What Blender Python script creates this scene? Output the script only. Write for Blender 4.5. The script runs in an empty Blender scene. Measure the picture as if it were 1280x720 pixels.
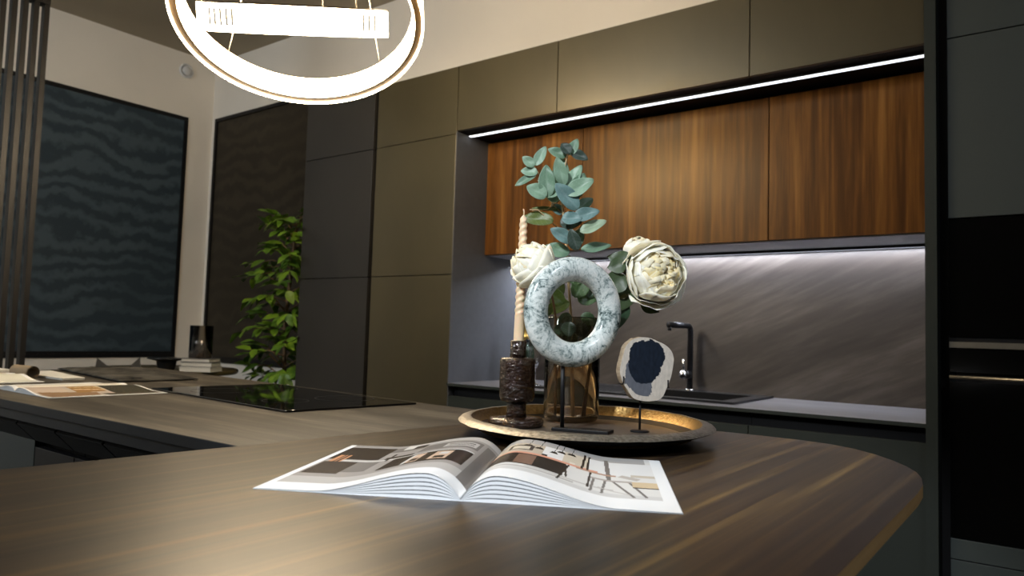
import bpy, bmesh, math, random
from mathutils import Vector, Matrix, noise
random.seed(7)
scene = bpy.context.scene
COL = scene.collection
CZ = 1.15                      # camera height; coordinates below are relative to the camera's height
PI = math.pi

# ---------------------------------------------------------------- materials
def new_mat(name):
    m = bpy.data.materials.new(name); m.use_nodes = True
    nt = m.node_tree; b = nt.nodes['Principled BSDF']
    return m, nt, b
def lnk(nt, a, b): nt.links.new(a, b)
def coords(nt, scale=(1,1,1), rot=(0,0,0)):
    tc = nt.nodes.new('ShaderNodeTexCoord'); mp = nt.nodes.new('ShaderNodeMapping')
    mp.inputs['Scale'].default_value = scale; src = tc.outputs['Object']
    if any(rot):
        m0 = nt.nodes.new('ShaderNodeMapping'); m0.inputs['Rotation'].default_value = rot; lnk(nt, src, m0.inputs['Vector']); src = m0.outputs['Vector']
    lnk(nt, src, mp.inputs['Vector']); return mp.outputs['Vector']
def noise_tex(nt, vec, scale=5, detail=4, rough=.5, dist=0):
    n = nt.nodes.new('ShaderNodeTexNoise')
    n.inputs['Scale'].default_value = scale; n.inputs['Detail'].default_value = detail
    n.inputs['Roughness'].default_value = rough; n.inputs['Distortion'].default_value = dist
    lnk(nt, vec, n.inputs['Vector']); return n.outputs['Fac']
def ramp(nt, fac, stops):
    r = nt.nodes.new('ShaderNodeValToRGB'); e = r.color_ramp.elements
    while len(e) < len(stops): e.new(.5)
    for el, (p, c) in zip(e, stops): el.position = p; el.color = (*c, 1)
    lnk(nt, fac, r.inputs['Fac']); return r.outputs['Color']
def mathn(nt, op, a, b):
    n = nt.nodes.new('ShaderNodeMath'); n.operation = op
    for i, x in enumerate((a, b)):
        if isinstance(x, (int, float)): n.inputs[i].default_value = x
        else: lnk(nt, x, n.inputs[i])
    return n.outputs[0]
def bump(nt, b, fac, strength=.2, dist=.002):
    n = nt.nodes.new('ShaderNodeBump'); n.inputs['Strength'].default_value = strength
    n.inputs['Distance'].default_value = dist
    lnk(nt, fac, n.inputs['Height']); lnk(nt, n.outputs['Normal'], b.inputs['Normal'])
def plain(name, c, rough=.5, metal=0, spec=.5, var=0.06, vs=30, emit=None, es=0, coat=0):
    m, nt, b = new_mat(name)
    v = coords(nt); n = noise_tex(nt, v, vs, 3)
    c0 = tuple(x*(1-var) for x in c); c1 = tuple(min(1, x*(1+var)) for x in c)
    lnk(nt, ramp(nt, n, [(.3, c0), (.7, c1)]), b.inputs['Base Color'])
    b.inputs['Roughness'].default_value = rough; b.inputs['Metallic'].default_value = metal
    b.inputs['Specular IOR Level'].default_value = spec
    b.inputs['Coat Weight'].default_value = coat
    if emit: b.inputs['Emission Color'].default_value = (*emit, 1); b.inputs['Emission Strength'].default_value = es
    return m
def grain(name, scale, stops, rough=.4, rot=(0,0,0), spec=.5, fine=None, bumpv=.05, coat=0):
    m, nt, b = new_mat(name)
    v = coords(nt, scale, rot); n1 = noise_tex(nt, v, 1, 6, .62, .25)
    v2 = coords(nt, tuple(s*4.2 for s in scale), rot); n2 = noise_tex(nt, v2, 1, 4, .6)
    f = mathn(nt, 'ADD', mathn(nt, 'MULTIPLY', n1, .68), mathn(nt, 'MULTIPLY', n2, .32))
    lnk(nt, ramp(nt, f, stops), b.inputs['Base Color'])
    b.inputs['Roughness'].default_value = rough; b.inputs['Specular IOR Level'].default_value = spec
    b.inputs['Coat Weight'].default_value = coat
    bump(nt, b, n2, bumpv, .001); return m
def mottled(name, a, c, scale=3, rough=.5, spec=.4, sc=(1,1,1)):
    m, nt, b = new_mat(name); v = coords(nt, sc)
    n = noise_tex(nt, v, scale, 8, .65, .6)
    lnk(nt, ramp(nt, n, [(.32, a), (.68, c)]), b.inputs['Base Color'])
    b.inputs['Roughness'].default_value = rough; b.inputs['Specular IOR Level'].default_value = spec
    return m
def emis(name, c, s):
    m, nt, b = new_mat(name)
    b.inputs['Base Color'].default_value = (*c, 1)
    b.inputs['Emission Color'].default_value = (*c, 1); b.inputs['Emission Strength'].default_value = s
    return m
def vcol(name, rough=.4, spec=.5, sss=0, trans=0, bumpscale=0):
    m, nt, b = new_mat(name); a = nt.nodes.new('ShaderNodeVertexColor'); a.layer_name = 'Col'
    lnk(nt, a.outputs['Color'], b.inputs['Base Color'])
    b.inputs['Roughness'].default_value = rough; b.inputs['Specular IOR Level'].default_value = spec
    if sss:
        b.inputs['Subsurface Weight'].default_value = sss; b.inputs['Subsurface Radius'].default_value = (1, .7, .4)
        b.inputs['Subsurface Scale'].default_value = .01
    if bumpscale: bump(nt, b, noise_tex(nt, coords(nt), bumpscale, 6, .6), .35, .002)
    return m
def glass(name, c, rough=0.0, ior=1.45):
    m, nt, b = new_mat(name)
    b.inputs['Base Color'].default_value = (*c, 1); b.inputs['Transmission Weight'].default_value = 1
    b.inputs['Roughness'].default_value = rough; b.inputs['IOR'].default_value = ior
    return m

M = {}
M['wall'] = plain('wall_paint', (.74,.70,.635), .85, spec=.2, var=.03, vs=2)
M['wall_dark'] = plain('dark_unseen_wall', (.03,.03,.03), .9, spec=.1, var=.03, vs=2)  # for the unseen right and rear walls, made dark to bounce less light
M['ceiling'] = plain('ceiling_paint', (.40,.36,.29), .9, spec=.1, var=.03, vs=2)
M['floor'] = mottled('floor_stone', (.05,.047,.045), (.08,.075,.07), 2, .35)
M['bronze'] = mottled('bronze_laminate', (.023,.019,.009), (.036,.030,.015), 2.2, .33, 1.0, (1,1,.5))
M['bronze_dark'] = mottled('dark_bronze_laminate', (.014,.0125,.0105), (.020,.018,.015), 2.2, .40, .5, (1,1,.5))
M['carcass'] = plain('carcass_black', (.007,.007,.008), .6, spec=.15)
M['black'] = plain('matte_black', (.006,.006,.007), .45, spec=.25)
M['graphite'] = plain('graphite_panel', (.085,.09,.10), .5, spec=.4)
M['green_grey'] = plain('green_grey_laminate', (.034,.043,.042), .5, spec=.4, vs=3)
M['low_door'] = plain('dark_grey_laminate', (.020,.025,.022), .5, spec=.25, vs=3)
M['walnut'] = grain('walnut_veneer', (13,13,.55), [(.30,(.028,.010,.003)),(.46,(.062,.024,.007)),(.56,(.125,.052,.012)),(.70,(.22,.105,.028))], .33, spec=.2)
M['table'] = grain('smoked_walnut_top', (34,.38,34), [(.36,(.014,.009,.007)),(.47,(.026,.017,.012)),(.545,(.054,.034,.017)),(.60,(.105,.066,.024)),(.69,(.25,.155,.05))], .32, spec=.34)
M['plywood'] = grain('plywood_edge', (3,3,60), [(.3,(.36,.21,.08)),(.7,(.56,.35,.15))], .5)
M['counter'] = grain('grey_stone_top', (1.1,11,11), [(.34,(.022,.019,.015)),(.48,(.045,.039,.031)),(.56,(.080,.070,.055)),(.68,(.15,.13,.10))], .5, spec=.2)
M['counter_edge'] = plain('counter_edge_dark', (.016,.018,.021), .5, spec=.3)
M['worktop'] = grain('worktop_grey', (1.1,16,11), [(.34,(.085,.083,.088)),(.66,(.20,.195,.205))], .3)
M['backsplash'] = grain('backsplash_veined', (1.0,6,8.5), [(.30,(.020,.0155,.0125)),(.47,(.034,.027,.022)),(.56,(.050,.041,.034)),(.70,(.090,.077,.068))], .42, rot=(0,math.radians(24),0), spec=.5)
M['led_cool'] = emis('led_cool', (.90,.95,1.0), 2.2)
M['black_glass'] = plain('black_glass', (.003,.003,.0035), .03, spec=.7, var=0)
M['oven_glass'] = plain('oven_glass', (.002,.002,.002), .12, spec=.35, var=0)
M['handle'] = plain('brushed_bronze', (.30,.27,.22), .4, metal=.9)
M['alu'] = plain('pale_aluminium', (.55,.56,.62), .5)
M['chrome'] = plain('chrome', (.6,.6,.6), .15, metal=1, var=0)
M['gunmetal'] = plain('black_steel', (.02,.02,.022), .32, metal=.6)
M['slat'] = plain('black_slat_steel', (.009,.008,.008), .42, metal=.3)
M['candle'] = plain('candle_wax', (.78,.60,.40), .38, var=.03); M['candle'].node_tree.nodes['Principled BSDF'].inputs['Subsurface Weight'].default_value = .3
M['candle'].node_tree.nodes['Principled BSDF'].inputs['Subsurface Scale'].default_value = .008
M['amber'] = glass('smoked_amber_glass', (.88,.78,.64))
M['smoke_glass'] = glass('smoked_brown_glass', (.74,.60,.50))
M['clear'] = glass('clear_glass', (.97,.98,.98))
M['stem'] = plain('stem_brown', (.17,.10,.045), .6)
M['twig'] = plain('twig_tan', (.42,.30,.16), .6)
M['leafcol'] = vcol('leaf', .45, .4, 0)
M['petal'] = vcol('petal', .6, .25, .25)
M['stone_face'] = vcol('polished_slice', .35, .5, bumpscale=0)
M['bark'] = grain('pale_bark', (20,20,160), [(.3,(.22,.15,.09)),(.6,(.48,.38,.26)),(.75,(.62,.52,.38))], .75, bumpv=.6)
M['print'] = vcol('printed_paper', .25, .10)
M['paper'] = plain('white_paper', (.84,.87,.90), .45, var=.01)
M['gold_foil'] = plain('gold_foil', (.85,.58,.18), .3, metal=1, var=.15, vs=150)
M['bottle_glass'] = plain('dark_green_glass', (.012,.03,.015), .1, spec=.7)
M['label'] = plain('pink_label', (.75,.35,.36), .5)
M['book_grey'] = plain('grey_book', (.16,.16,.155), .6)
M['book_white'] = plain('white_book', (.55,.54,.50), .6)
M['olive'] = plain('olive_tabletop', (.075,.058,.022), .5)
M['cardboard'] = plain('cardboard', (.24,.18,.11), .8)
M['pot'] = plain('black_pot', (.02,.02,.02), .5)
M['soil'] = plain('soil', (.03,.02,.015), .9)
M['vent'] = plain('white_plastic', (.62,.63,.64), .4)

# marble
m, nt, b = new_mat('green_white_marble'); v = coords(nt)
n1 = noise_tex(nt, v, 30, 10, .8, 1.9); n2 = noise_tex(nt, v, 120, 7, .75, 1.2); n3 = noise_tex(nt, v, 14, 4, .5, .5)
f = mathn(nt, 'ADD', mathn(nt, 'MULTIPLY', n1, .50), mathn(nt, 'ADD', mathn(nt, 'MULTIPLY', n2, .24), mathn(nt, 'MULTIPLY', n3, .26)))
lnk(nt, ramp(nt, f, [(.405,(.018,.032,.034)),(.44,(.10,.14,.14)),(.475,(.34,.41,.40)),(.51,(.64,.70,.68)),(.60,(.88,.90,.87))]), b.inputs['Base Color'])
b.inputs['Roughness'].default_value = .16; b.inputs['Coat Weight'].default_value = .4; M['marble'] = m
# glazed ceramic
m, nt, b = new_mat('lustre_glaze'); v = coords(nt)
n = noise_tex(nt, v, 60, 5, .6, .5)
lnk(nt, ramp(nt, n, [(.35,(.010,.004,.002)),(.6,(.030,.012,.005)),(.75,(.14,.07,.02))]), b.inputs['Base Color'])
b.inputs['Metallic'].default_value = .35; b.inputs['Roughness'].default_value = .09; b.inputs['Coat Weight'].default_value = .6; b.inputs['Specular IOR Level'].default_value = .8
bump(nt, b, noise_tex(nt, coords(nt, (1,1,1.6)), 110, 3, .55), 1.0, .006); M['glaze'] = m
# hammered bronze tray (rim and well)
for nm, st, ro, me in (('tray_rim', [(.3,(.17,.155,.13)),(.7,(.44,.41,.36))], .36, .85), ('tray_well', [(.3,(.22,.13,.04)),(.7,(.42,.27,.10))], .36, .9),
                   ('tray_floor', [(.3,(.10,.08,.065)),(.7,(.16,.13,.10))], .42, .5)):
    m, nt, b = new_mat(nm); v = coords(nt); n = noise_tex(nt, v, 170, 4, .6)
    lnk(nt, ramp(nt, n, st), b.inputs['Base Color']); b.inputs['Metallic'].default_value = me; b.inputs['Roughness'].default_value = ro
    bump(nt, b, n, .6 if nm != 'tray_floor' else .1, .003); M[nm] = m
# window shades with moire bands of their open weave
def shade(name, c0, c1, ax):
    m, nt, b = new_mat(name); v = coords(nt, (1,1,1))
    w = nt.nodes.new('ShaderNodeTexWave'); w.bands_direction = 'Z'; w.wave_profile = 'SIN'
    w.inputs['Scale'].default_value = 2.0; w.inputs['Distortion'].default_value = 12
    w.inputs['Detail'].default_value = 5; w.inputs['Detail Scale'].default_value = 1.0; w.inputs['Detail Roughness'].default_value = .62
    lnk(nt, coords(nt, (1,1,1.15)), w.inputs['Vector'])
    big = noise_tex(nt, v, 1.3, 2)
    f = mathn(nt, 'MULTIPLY', w.outputs['Fac'], mathn(nt, 'MULTIPLY', big, 1.7))
    lnk(nt, ramp(nt, f, [(.2, c0), (.95, c1)]), b.inputs['Base Color'])
    b.inputs['Roughness'].default_value = .6; b.inputs['Specular IOR Level'].default_value = .25
    return m
M['shade_blue'] = shade('blue_grey_shade_weave', (.026,.042,.056), (.056,.080,.098), 0)
M['shade_brown'] = shade('brown_shade_weave', (.030,.024,.015), (.044,.035,.022), 0)
M['bronze'].node_tree.nodes['Principled BSDF'].inputs['Specular Tint'].default_value = (1,.88,.64,1)
M['walnut'].node_tree.nodes['Principled BSDF'].inputs['Specular Tint'].default_value = (1,.80,.50,1)
# dark mottled sample
M['sample'] = mottled('mottled_sample', (.003,.003,.003), (.085,.08,.07), 11, .9, .1)

# ---------------------------------------------------------------- mesh builder
class MB:
    def __init__(s): s.v = []; s.f = []; s.c = None; s.mi = []; s.sm = []; s.cur = 0; s.smooth = False
    def _f(s, f): s.f.append(f); s.mi.append(s.cur); s.sm.append(s.smooth)
    def quadbox(s, P, Q):                       # P,Q: bottom and top quads
        o = len(s.v); s.v += [tuple(p) for p in P] + [tuple(q) for q in Q]; n = len(P)
        s._f(tuple(o+i for i in range(n))[::-1]); s._f(tuple(o+n+i for i in range(n)))
        for i in range(n): j = (i+1) % n; s._f((o+i, o+j, o+n+j, o+n+i))
        return s
    def box(s, x0, x1, y0, y1, z0, z1):
        x0,x1=min(x0,x1),max(x0,x1); y0,y1=min(y0,y1),max(y0,y1); z0,z1=min(z0,z1),max(z0,z1)
        return s.quadbox([(x0,y0,z0),(x1,y0,z0),(x1,y1,z0),(x0,y1,z0)], [(x0,y0,z1),(x1,y0,z1),(x1,y1,z1),(x0,y1,z1)])
    def prism(s, poly, z0, z1): return s.quadbox([(x,y,z0) for x,y in poly], [(x,y,z1) for x,y in poly])
    def rings(s, R, close=False, caps=True):
        o = len(s.v); n = len(R[0])
        for r in R: s.v += [tuple(p) for p in r]
        k = len(R)
        for i in range(k if close else k-1):
            i2 = (i+1) % k
            for j in range(n):
                j2 = (j+1) % n; s._f((o+i*n+j, o+i*n+j2, o+i2*n+j2, o+i2*n+j))
        if caps and not close:
            s._f(tuple(o+j for j in range(n))[::-1]); s._f(tuple(o+(k-1)*n+j for j in range(n)))
        return s
    def lathe(s, prof, c=(0,0,0), n=40, ex=1, ey=1, rot=0, wob=0, caps=True):
        R = []
        for r, z in prof:
            ring = []
            for j in range(n):
                a = 2*PI*j/n; x = r*math.cos(a)*ex; y = r*math.sin(a)*ey
                if wob:
                    k = 1 + wob*noise.noise(Vector((math.cos(a)*1.7, math.sin(a)*1.7, z*25)))
                    x *= k; y *= k
                ring.append((c[0]+x*math.cos(rot)-y*math.sin(rot), c[1]+x*math.sin(rot)+y*math.cos(rot), c[2]+z))
            R.append(ring)
        s.smooth = True; s.rings(R, caps=caps); s.smooth = False; return s
    def tube(s, pts, rad, n=10, caps=True):
        pts = [Vector(p) for p in pts]
        if not isinstance(rad, (list, tuple)): rad = [rad]*len(pts)
        R = []; t0 = (pts[1]-pts[0]).normalized()
        a = t0.orthogonal().normalized()
        for i, p in enumerate(pts):
            t = (pts[min(i+1, len(pts)-1)]-pts[max(i-1, 0)]).normalized()
            a = (a - t*a.dot(t)).normalized(); b_ = t.cross(a)
            R.append([p + rad[i]*(math.cos(2*PI*j/n)*a + math.sin(2*PI*j/n)*b_) for j in range(n)])
        s.smooth = True; s.rings(R, caps=caps); s.smooth = False; return s
    def torus(s, c, nrm, R, sec, n=96):
        """sec: closed cross-section points (radial, axial)."""
        nrm = Vector(nrm).normalized(); a = nrm.orthogonal().normalized(); b_ = nrm.cross(a); c = Vector(c)
        rr = []
        for i in range(n):
            t = 2*PI*i/n; d = math.cos(t)*a+math.sin(t)*b_
            rr.append([c + d*(R+x) + nrm*z for x, z in sec])
        s.rings(rr, close=True); return s
    def grid(s, fn, nu, nv, colfn=None, smooth=True):
        o = len(s.v)
        for i in range(nu+1):
            for j in range(nv+1): s.v.append(tuple(fn(i/nu, j/nv)))
        s.smooth = smooth
        for i in range(nu):
            for j in range(nv):
                s._f((o+i*(nv+1)+j, o+(i+1)*(nv+1)+j, o+(i+1)*(nv+1)+j+1, o+i*(nv+1)+j+1))
                if colfn: s.setcol(colfn((i+.5)/nu, (j+.5)/nv))
        s.smooth = False; return s
    def setcol(s, c):
        if s.c is None: s.c = {}
        s.c[len(s.f)-1] = c
    def build(s, name, mats, parent=None, bevel=0, mat_world=None, fixn=True, solid=0, sub=0):
        me = bpy.data.meshes.new(name)
        P = Vector(parent_loc(parent)) if parent else None
        vs = [Vector(v)-P for v in s.v] if P else s.v
        me.from_pydata([tuple(v) for v in vs], [], s.f)
        if not isinstance(mats, (list, tuple)): mats = [mats]
        for m in mats: me.materials.append(M[m] if isinstance(m, str) else m)
        for i, p in enumerate(me.polygons): p.material_index = s.mi[i]; p.use_smooth = s.sm[i]
        if s.c is not None:
            at = me.color_attributes.new('Col', 'FLOAT_COLOR', 'CORNER')
            for i, p in enumerate(me.polygons):
                c = s.c.get(i, (.8,.8,.8))
                for li in p.loop_indices: at.data[li].color = (*c, 1)
        if fixn and s.c is None:
            bm = bmesh.new(); bm.from_mesh(me); bmesh.ops.recalc_face_normals(bm, faces=bm.faces); bm.to_mesh(me); bm.free()
        me.update()
        o = bpy.data.objects.new(name, me); COL.objects.link(o)
        if parent: o.parent = parent
        if bevel:
            md = o.modifiers.new('b', 'BEVEL'); md.width = bevel; md.segments = 2; md.limit_method = 'ANGLE'; md.angle_limit = .7
        if solid: md = o.modifiers.new('s', 'SOLIDIFY'); md.thickness = solid; md.offset = 0
        if sub: md = o.modifiers.new('u', 'SUBSURF'); md.levels = sub; md.render_levels = sub
        return o
def parent_loc(p):
    l = Vector((0,0,0))
    while p is not None: l += p.location; p = p.parent
    return l
def thing(name, label, cat, loc=(0,0,0), group=None):
    o = bpy.data.objects.new(name, None); COL.objects.link(o); o.location = loc; o.empty_display_size = .05
    o['label'] = label; o['category'] = cat
    if group: o['group'] = group
    return o
def tag(o, label, cat, group=None):
    o['label'] = label; o['category'] = cat
    if group: o['group'] = group
    return o
def struct(o): o['kind'] = 'structure'; return o
def lab(o, l): o['label'] = l; return o
def rot2(x, y, a): return (x*math.cos(a)-y*math.sin(a), x*math.sin(a)+y*math.cos(a))

# ---------------------------------------------------------------- camera
Rv = Vector((0.80117395, 0.59766395, 0.03030012)); Uv = Vector((0.01334783, -0.06846698, 0.99756409)); Wv = Vector((-0.59828265, 0.79881792, 0.06283148))
F = 916.66
def ray(x, y, w=1): return ((x-640)/F*Rv - (y-360)/F*Uv + Wv)*w
cam = bpy.data.cameras.new('camera'); co = bpy.data.objects.new('camera', cam); COL.objects.link(co)
cam.sensor_width = 36; cam.lens = F/1280*36; cam.clip_start = .02; cam.clip_end = 60
co.matrix_world = Matrix(((Rv.x,Uv.x,-Wv.x,0),(Rv.y,Uv.y,-Wv.y,0),(Rv.z,Uv.z,-Wv.z,0),(0,0,0,1)))
cam.dof.use_dof = True; cam.dof.focus_distance = 1.15; cam.dof.aperture_fstop = 8.0
scene.camera = co

# ---------------------------------------------------------------- room shell
FL, CE = -CZ, 2.27
XL, YB, XR, YR = -5.85, 3.42, 1.7, -3.2
struct(MB().box(XL-.1, XR+.1, YR-.1, YB+.1, FL-.1, FL).build('floor', 'floor'))
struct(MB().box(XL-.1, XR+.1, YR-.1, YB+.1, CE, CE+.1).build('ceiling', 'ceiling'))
def wall_with_hole(name, axis, pos, t, a0, a1, z0, z1, h=None, mat='wall'):
    b = MB()
    def bx(p0, p1, q0, q1):
        if axis == 'x': b.box(pos, pos+t, p0, p1, q0, q1)
        else: b.box(p0, p1, pos, pos+t, q0, q1)
    if h:
        h0, h1, k0, k1 = h
        bx(a0, h0, z0, z1); bx(h1, a1, z0, z1); bx(h0, h1, z0, k0); bx(h0, h1, k1, z1)
    else: bx(a0, a1, z0, z1)
    return struct(b.build(name, mat))
WL = (1.0, 3.2, -.272, 1.732); WB = (-5.80, -4.0, -.307, 1.767)
wall_with_hole('wall_left', 'x', XL, -.1, YR, YB+.1, FL, CE, WL)
wall_with_hole('wall_back', 'y', YB, .1, XL, XR, FL, CE, WB)
wall_with_hole('wall_right', 'x', XR, .1, YR, YB, FL, CE, mat='wall_dark')
wall_with_hole('wall_front', 'y', YR, -.1, XL, XR, FL, CE, mat='wall_dark')
# windows: black frame in the opening with a closed woven shade
def window(name, axis, pos, h, shade_mat):
    h0, h1, k0, k1 = h; e = .028
    def bx(b, p0, p1, d0, d1, q0, q1):
        if axis == 'x': b.box(pos-d1, pos-d0, p0, p1, q0, q1)
        else: b.box(p0, p1, pos+d0, pos+d1, q0, q1)
    b = MB(); bx(b, h0, h1, -.008, .06, k0, k0+e); bx(b, h0, h1, -.008, .06, k1-e, k1)
    bx(b, h0, h0+e, -.008, .06, k0+e, k1-e); bx(b, h1-e, h1, -.008, .06, k0+e, k1-e)
    w = struct(b.build(name, 'black'))
    g = MB(); bx(g, h0+e, h1-e, .045, .055, k0+e, k1-e); struct(g.build('window_pane', 'black_glass', w))
    s = MB(); bx(s, h0+e, h1-e, .008, .014, k0+e, k1-e); o = s.build('shade', shade_mat, w); struct(o)
    r = MB(); bx(r, h0+e, h1-e, .0, .02, k0+e, k0+e+.02); struct(r.build('shade_bottom_rail', 'black', w))
window('window_1', 'x', XL, WL, 'shade_blue')
window('window_2', 'y', YB, WB, 'shade_brown')
struct(MB().box(XL, XL+.012, YR, YB-.013, FL, FL+.08).build('baseboard_left', 'black'))
struct(MB().box(XL+.013, -3.7, YB-.012, YB, FL, FL+.08).build('baseboard_back', 'black'))

# round ventilation valve on the left wall
vt = thing('air_vent', 'small round white ventilation valve high on the pale wall near the corner', 'vent', (XL, 3.159, 2.12))
def xlathe(prof, c, n=40):
    b = MB(); R = []
    for r, d in prof: R.append([(c[0]+d, c[1]+r*math.cos(2*PI*j/n), c[2]+r*math.sin(2*PI*j/n)) for j in range(n)])
    b.smooth = True; b.rings(R); return b
xlathe([(.062,0),(.062,.008),(.056,.014),(.046,.012),(.046,.004)], (XL,3.159,2.12)).build('rim', 'vent', vt)
xlathe([(.036,.004),(.038,.016),(.030,.022),(.0001,.024)], (XL,3.159,2.12)).build('valve_disc', 'vent', vt)

# ---------------------------------------------------------------- kitchen wall units
YF, YW, YS = 2.75, 3.0, 3.375
ZT = 1.358
GR = 'handleless tall units'
def door_panel(name, x0, x1, z0, z1, mat, parent, y=YF, t=.02, g=.0018):
    return MB().box(x0+g, x1-g, y, y+t, z0+g, z1-g).build(name, mat, parent, bevel=.001)
def tall(x0, x1, mat, label, splits, name='tall_cabinet'):
    t = thing(name, label, 'cabinet', ((x0+x1)/2, YF, FL), GR)
    MB().box(x0+.001, x1-.001, YF+.021, YB-.002, FL+.08, ZT).build('body', 'carcass', t)
    MB().box(x0+.001, x1-.001, YF+.06, YB-.01, FL+.001, FL+.08).build('plinth', 'black', t)
    zs = [FL+.08]+splits+[ZT]
    for a, b_ in zip(zs, zs[1:]): door_panel('door', x0, x1, a, b_, mat, t)
    return t
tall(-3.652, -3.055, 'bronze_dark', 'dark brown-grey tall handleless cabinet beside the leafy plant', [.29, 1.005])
tall(-3.028, -2.441, 'bronze', 'bronze-grey tall handleless cabinet next to the lit recess', [.29, 1.005])
MB2 = MB().box(-3.0535, -3.0295, YF+.024, YF+.05, FL+.001, ZT).build('handle_channel', 'black')
tag(MB2, 'black vertical grip channel between the two tall cabinets', 'handle channel')
# upper row
ups = [(-2.439, -1.835, 'bronze-grey overhead cupboard above the left end of the recess'),
       (-1.835, -.948, 'long bronze-grey overhead cupboard in the middle of the top row'),
       (-.948, -.354, 'dark overhead cupboard at the shaded end of the top row')]
for x0, x1, l in ups:
    t = thing('overhead_cupboard', l, 'cabinet', ((x0+x1)/2, YF, 1.02), 'overhead cupboards in the top row')
    MB().box(x0+.001, x1-.001, YF+.021, YB-.002, 1.021, ZT).build('body', 'carcass', t)
    door_panel('door', x0, x1, 1.019, ZT, 'bronze', t)
# led strip in the soffit
t = thing('led_strip', 'long thin white light strip under the overhead cupboards', 'light strip', (-1.4, 2.846, 1.019))
MB().box(-2.432, -.356, 2.830, 2.862, 1.0125, 1.0205).build('profile', 'black', t)
MB().box(-2.430, -.358, 2.836, 2.856, 1.010, 1.0123).build('diffuser', 'led_cool', t)
# walnut wall cabinets
for x0, x1, l in [(-2.436, -1.842, 'reddish walnut wall cupboard beside the grey side panel'),
                  (-1.842, -.950, 'wide golden walnut wall cupboard behind the green branch'),
                  (-.950, -.356, 'darker walnut wall cupboard at the end of the recess, nearest the oven tower')]:
    t = thing('walnut_wall_cabinet', l, 'cabinet', ((x0+x1)/2, YW, .41), 'walnut wall cupboards in the recess')
    MB().box(x0+.001, x1-.001, YW+.021, YS-.002, .414, 1.0105).build('body', 'carcass', t)
    MB().box(x0+.001, x1-.001, YW+.021, 3.2995, .4095, .4135).build('underside_panel', 'alu', t)
    door_panel('door', x0, x1, .412, 1.010, 'walnut', t, y=YW, t=.02)
# under-cabinet led
t = thing('undercabinet_light', 'recessed light strip under the walnut cupboards washing the splashback', 'light strip', (-1.4, 3.31, .41))
MB().box(-2.43, -.358, 3.300, 3.312, .398, .4135).box(-2.43, -.358, 3.360, 3.372, .402, .4135).build('profile', 'black', t)
MB().box(-2.43, -.358, 3.3125, 3.3595, .4105, .4135).build('diffuser', emis('led_cool_strong', (.82,.87,1.0), 75), t)
# backsplash, side panel, worktop
ZW = -.25
tag(MB().box(-2.436, -.354, YS, YS+.02, ZW+.0005, .52).build('splashback', 'backsplash'), 'grey-brown splashback panel with slanting veins behind the sink', 'splashback')
tag(MB().box(-2.4405, -2.437, YF+.0, YS+.02, FL+.001, 1.018).build('side_panel', 'graphite', bevel=.0), 'blue-grey side panel closing the left end of the lit recess', 'panel')
tag(MB().box(-.352, -.318, YF-.03, YB-.002, FL+.002, ZT).build('pillar_panel', 'low_door'), 'narrow full-height dark upright panel between splashback and oven tower', 'panel')
tag(MB().box(-.3175, -.292, YF+.04, YF+.06, FL+.002, ZT).build('shadow_gap_panel', 'black'), 'recessed black filler strip beside the oven tower', 'panel')
ZW = -.25
b = MB(); sx0, sx1, sy0, sy1 = -1.93, -1.07, 2.87, 3.30
for a in ((-2.436, sx0, 2.735, YS+.02), (sx1, -.353, 2.735, YS+.02), (sx0, sx1, 2.735, sy0), (sx0, sx1, sy1, YS+.02)):
    b.box(a[0], a[1], a[2], a[3], ZW-.013, ZW)
b.mi = [1 if i % 6 == 2 else 0 for i in range(len(b.f))]
tag(b.build('worktop', ['worktop', 'low_door']), 'thin grey worktop along the kitchen wall with an inset sink', 'worktop')
for x0, x1, l in [(-2.436, -1.835, 'dark grey base cabinet at the left end of the sink run'),
                  (-1.835, -.939, 'wide dark grey base cabinet under the black sink'),
                  (-.939, -.353, 'dark grey base cabinet beside the oven tower')]:
    t = thing('base_cabinet', l, 'cabinet', ((x0+x1)/2, YF, FL), 'base cabinets along the kitchen wall')
    MB().box(x0+.001, x1-.001, YF+.045, YS-.002, FL+.08, -.47).build('body', 'carcass', t)
    MB().box(x0+.001, x1-.001, YF+.04, YF+.05, -.47, ZW-.0135).build('grip_channel', 'black', t)
    MB().box(x0+.001, x1-.001, YF+.06, YS-.01, FL+.001, FL+.08).build('plinth', 'black', t)
    door_panel('door', x0, x1, FL+.08, -.312, 'low_door', t)
# sink
t = thing('kitchen_sink', 'black inset sink with drainer in the grey worktop', 'sink', ((sx0+sx1)/2, 3.08, ZW))
b = MB()
ox0, ox1, oy0, oy1 = -1.98, -1.03, 2.842, 3.345; z0, z1 = ZW+.001, ZW+.010
bx0, bx1, by0, by1 = -1.55, -1.09, 2.885, 3.255
for a in ((ox0, bx0, oy0, oy1), (bx1, ox1, oy0, oy1), (bx0, bx1, oy0, by0), (bx0, bx1, by1, oy1)): b.box(a[0], a[1], a[2], a[3], z0, z1)
b.build('rim', 'gunmetal', t)
b = MB(); zb = ZW-.18
b.box(bx0-.006, bx0, by0, by1, zb, z0); b.box(bx1, bx1+.006, by0, by1, zb, z0); b.box(bx0-.006, bx1+.006, by0-.006, by0, zb, z0); b.box(bx0-.006, bx1+.006, by1, by1+.006, zb, z0); b.box(bx0-.006, bx1+.006, by0-.006, by1+.006, zb-.006, zb)
basin = b.build('basin', 'gunmetal', t)
b = MB()
for i in range(8): b.box(ox0+.05+i*.045, ox0+.065+i*.045, 2.90, 3.24, z1, z1+.002)
b.build('drainer_ridges', 'gunmetal', t)
MB().lathe([(.045, zb+.0005), (.045, zb+.006), (.02, zb+.004)], ((bx0+bx1)/2, 3.07, 0)).build('drain', 'chrome', basin)
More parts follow.
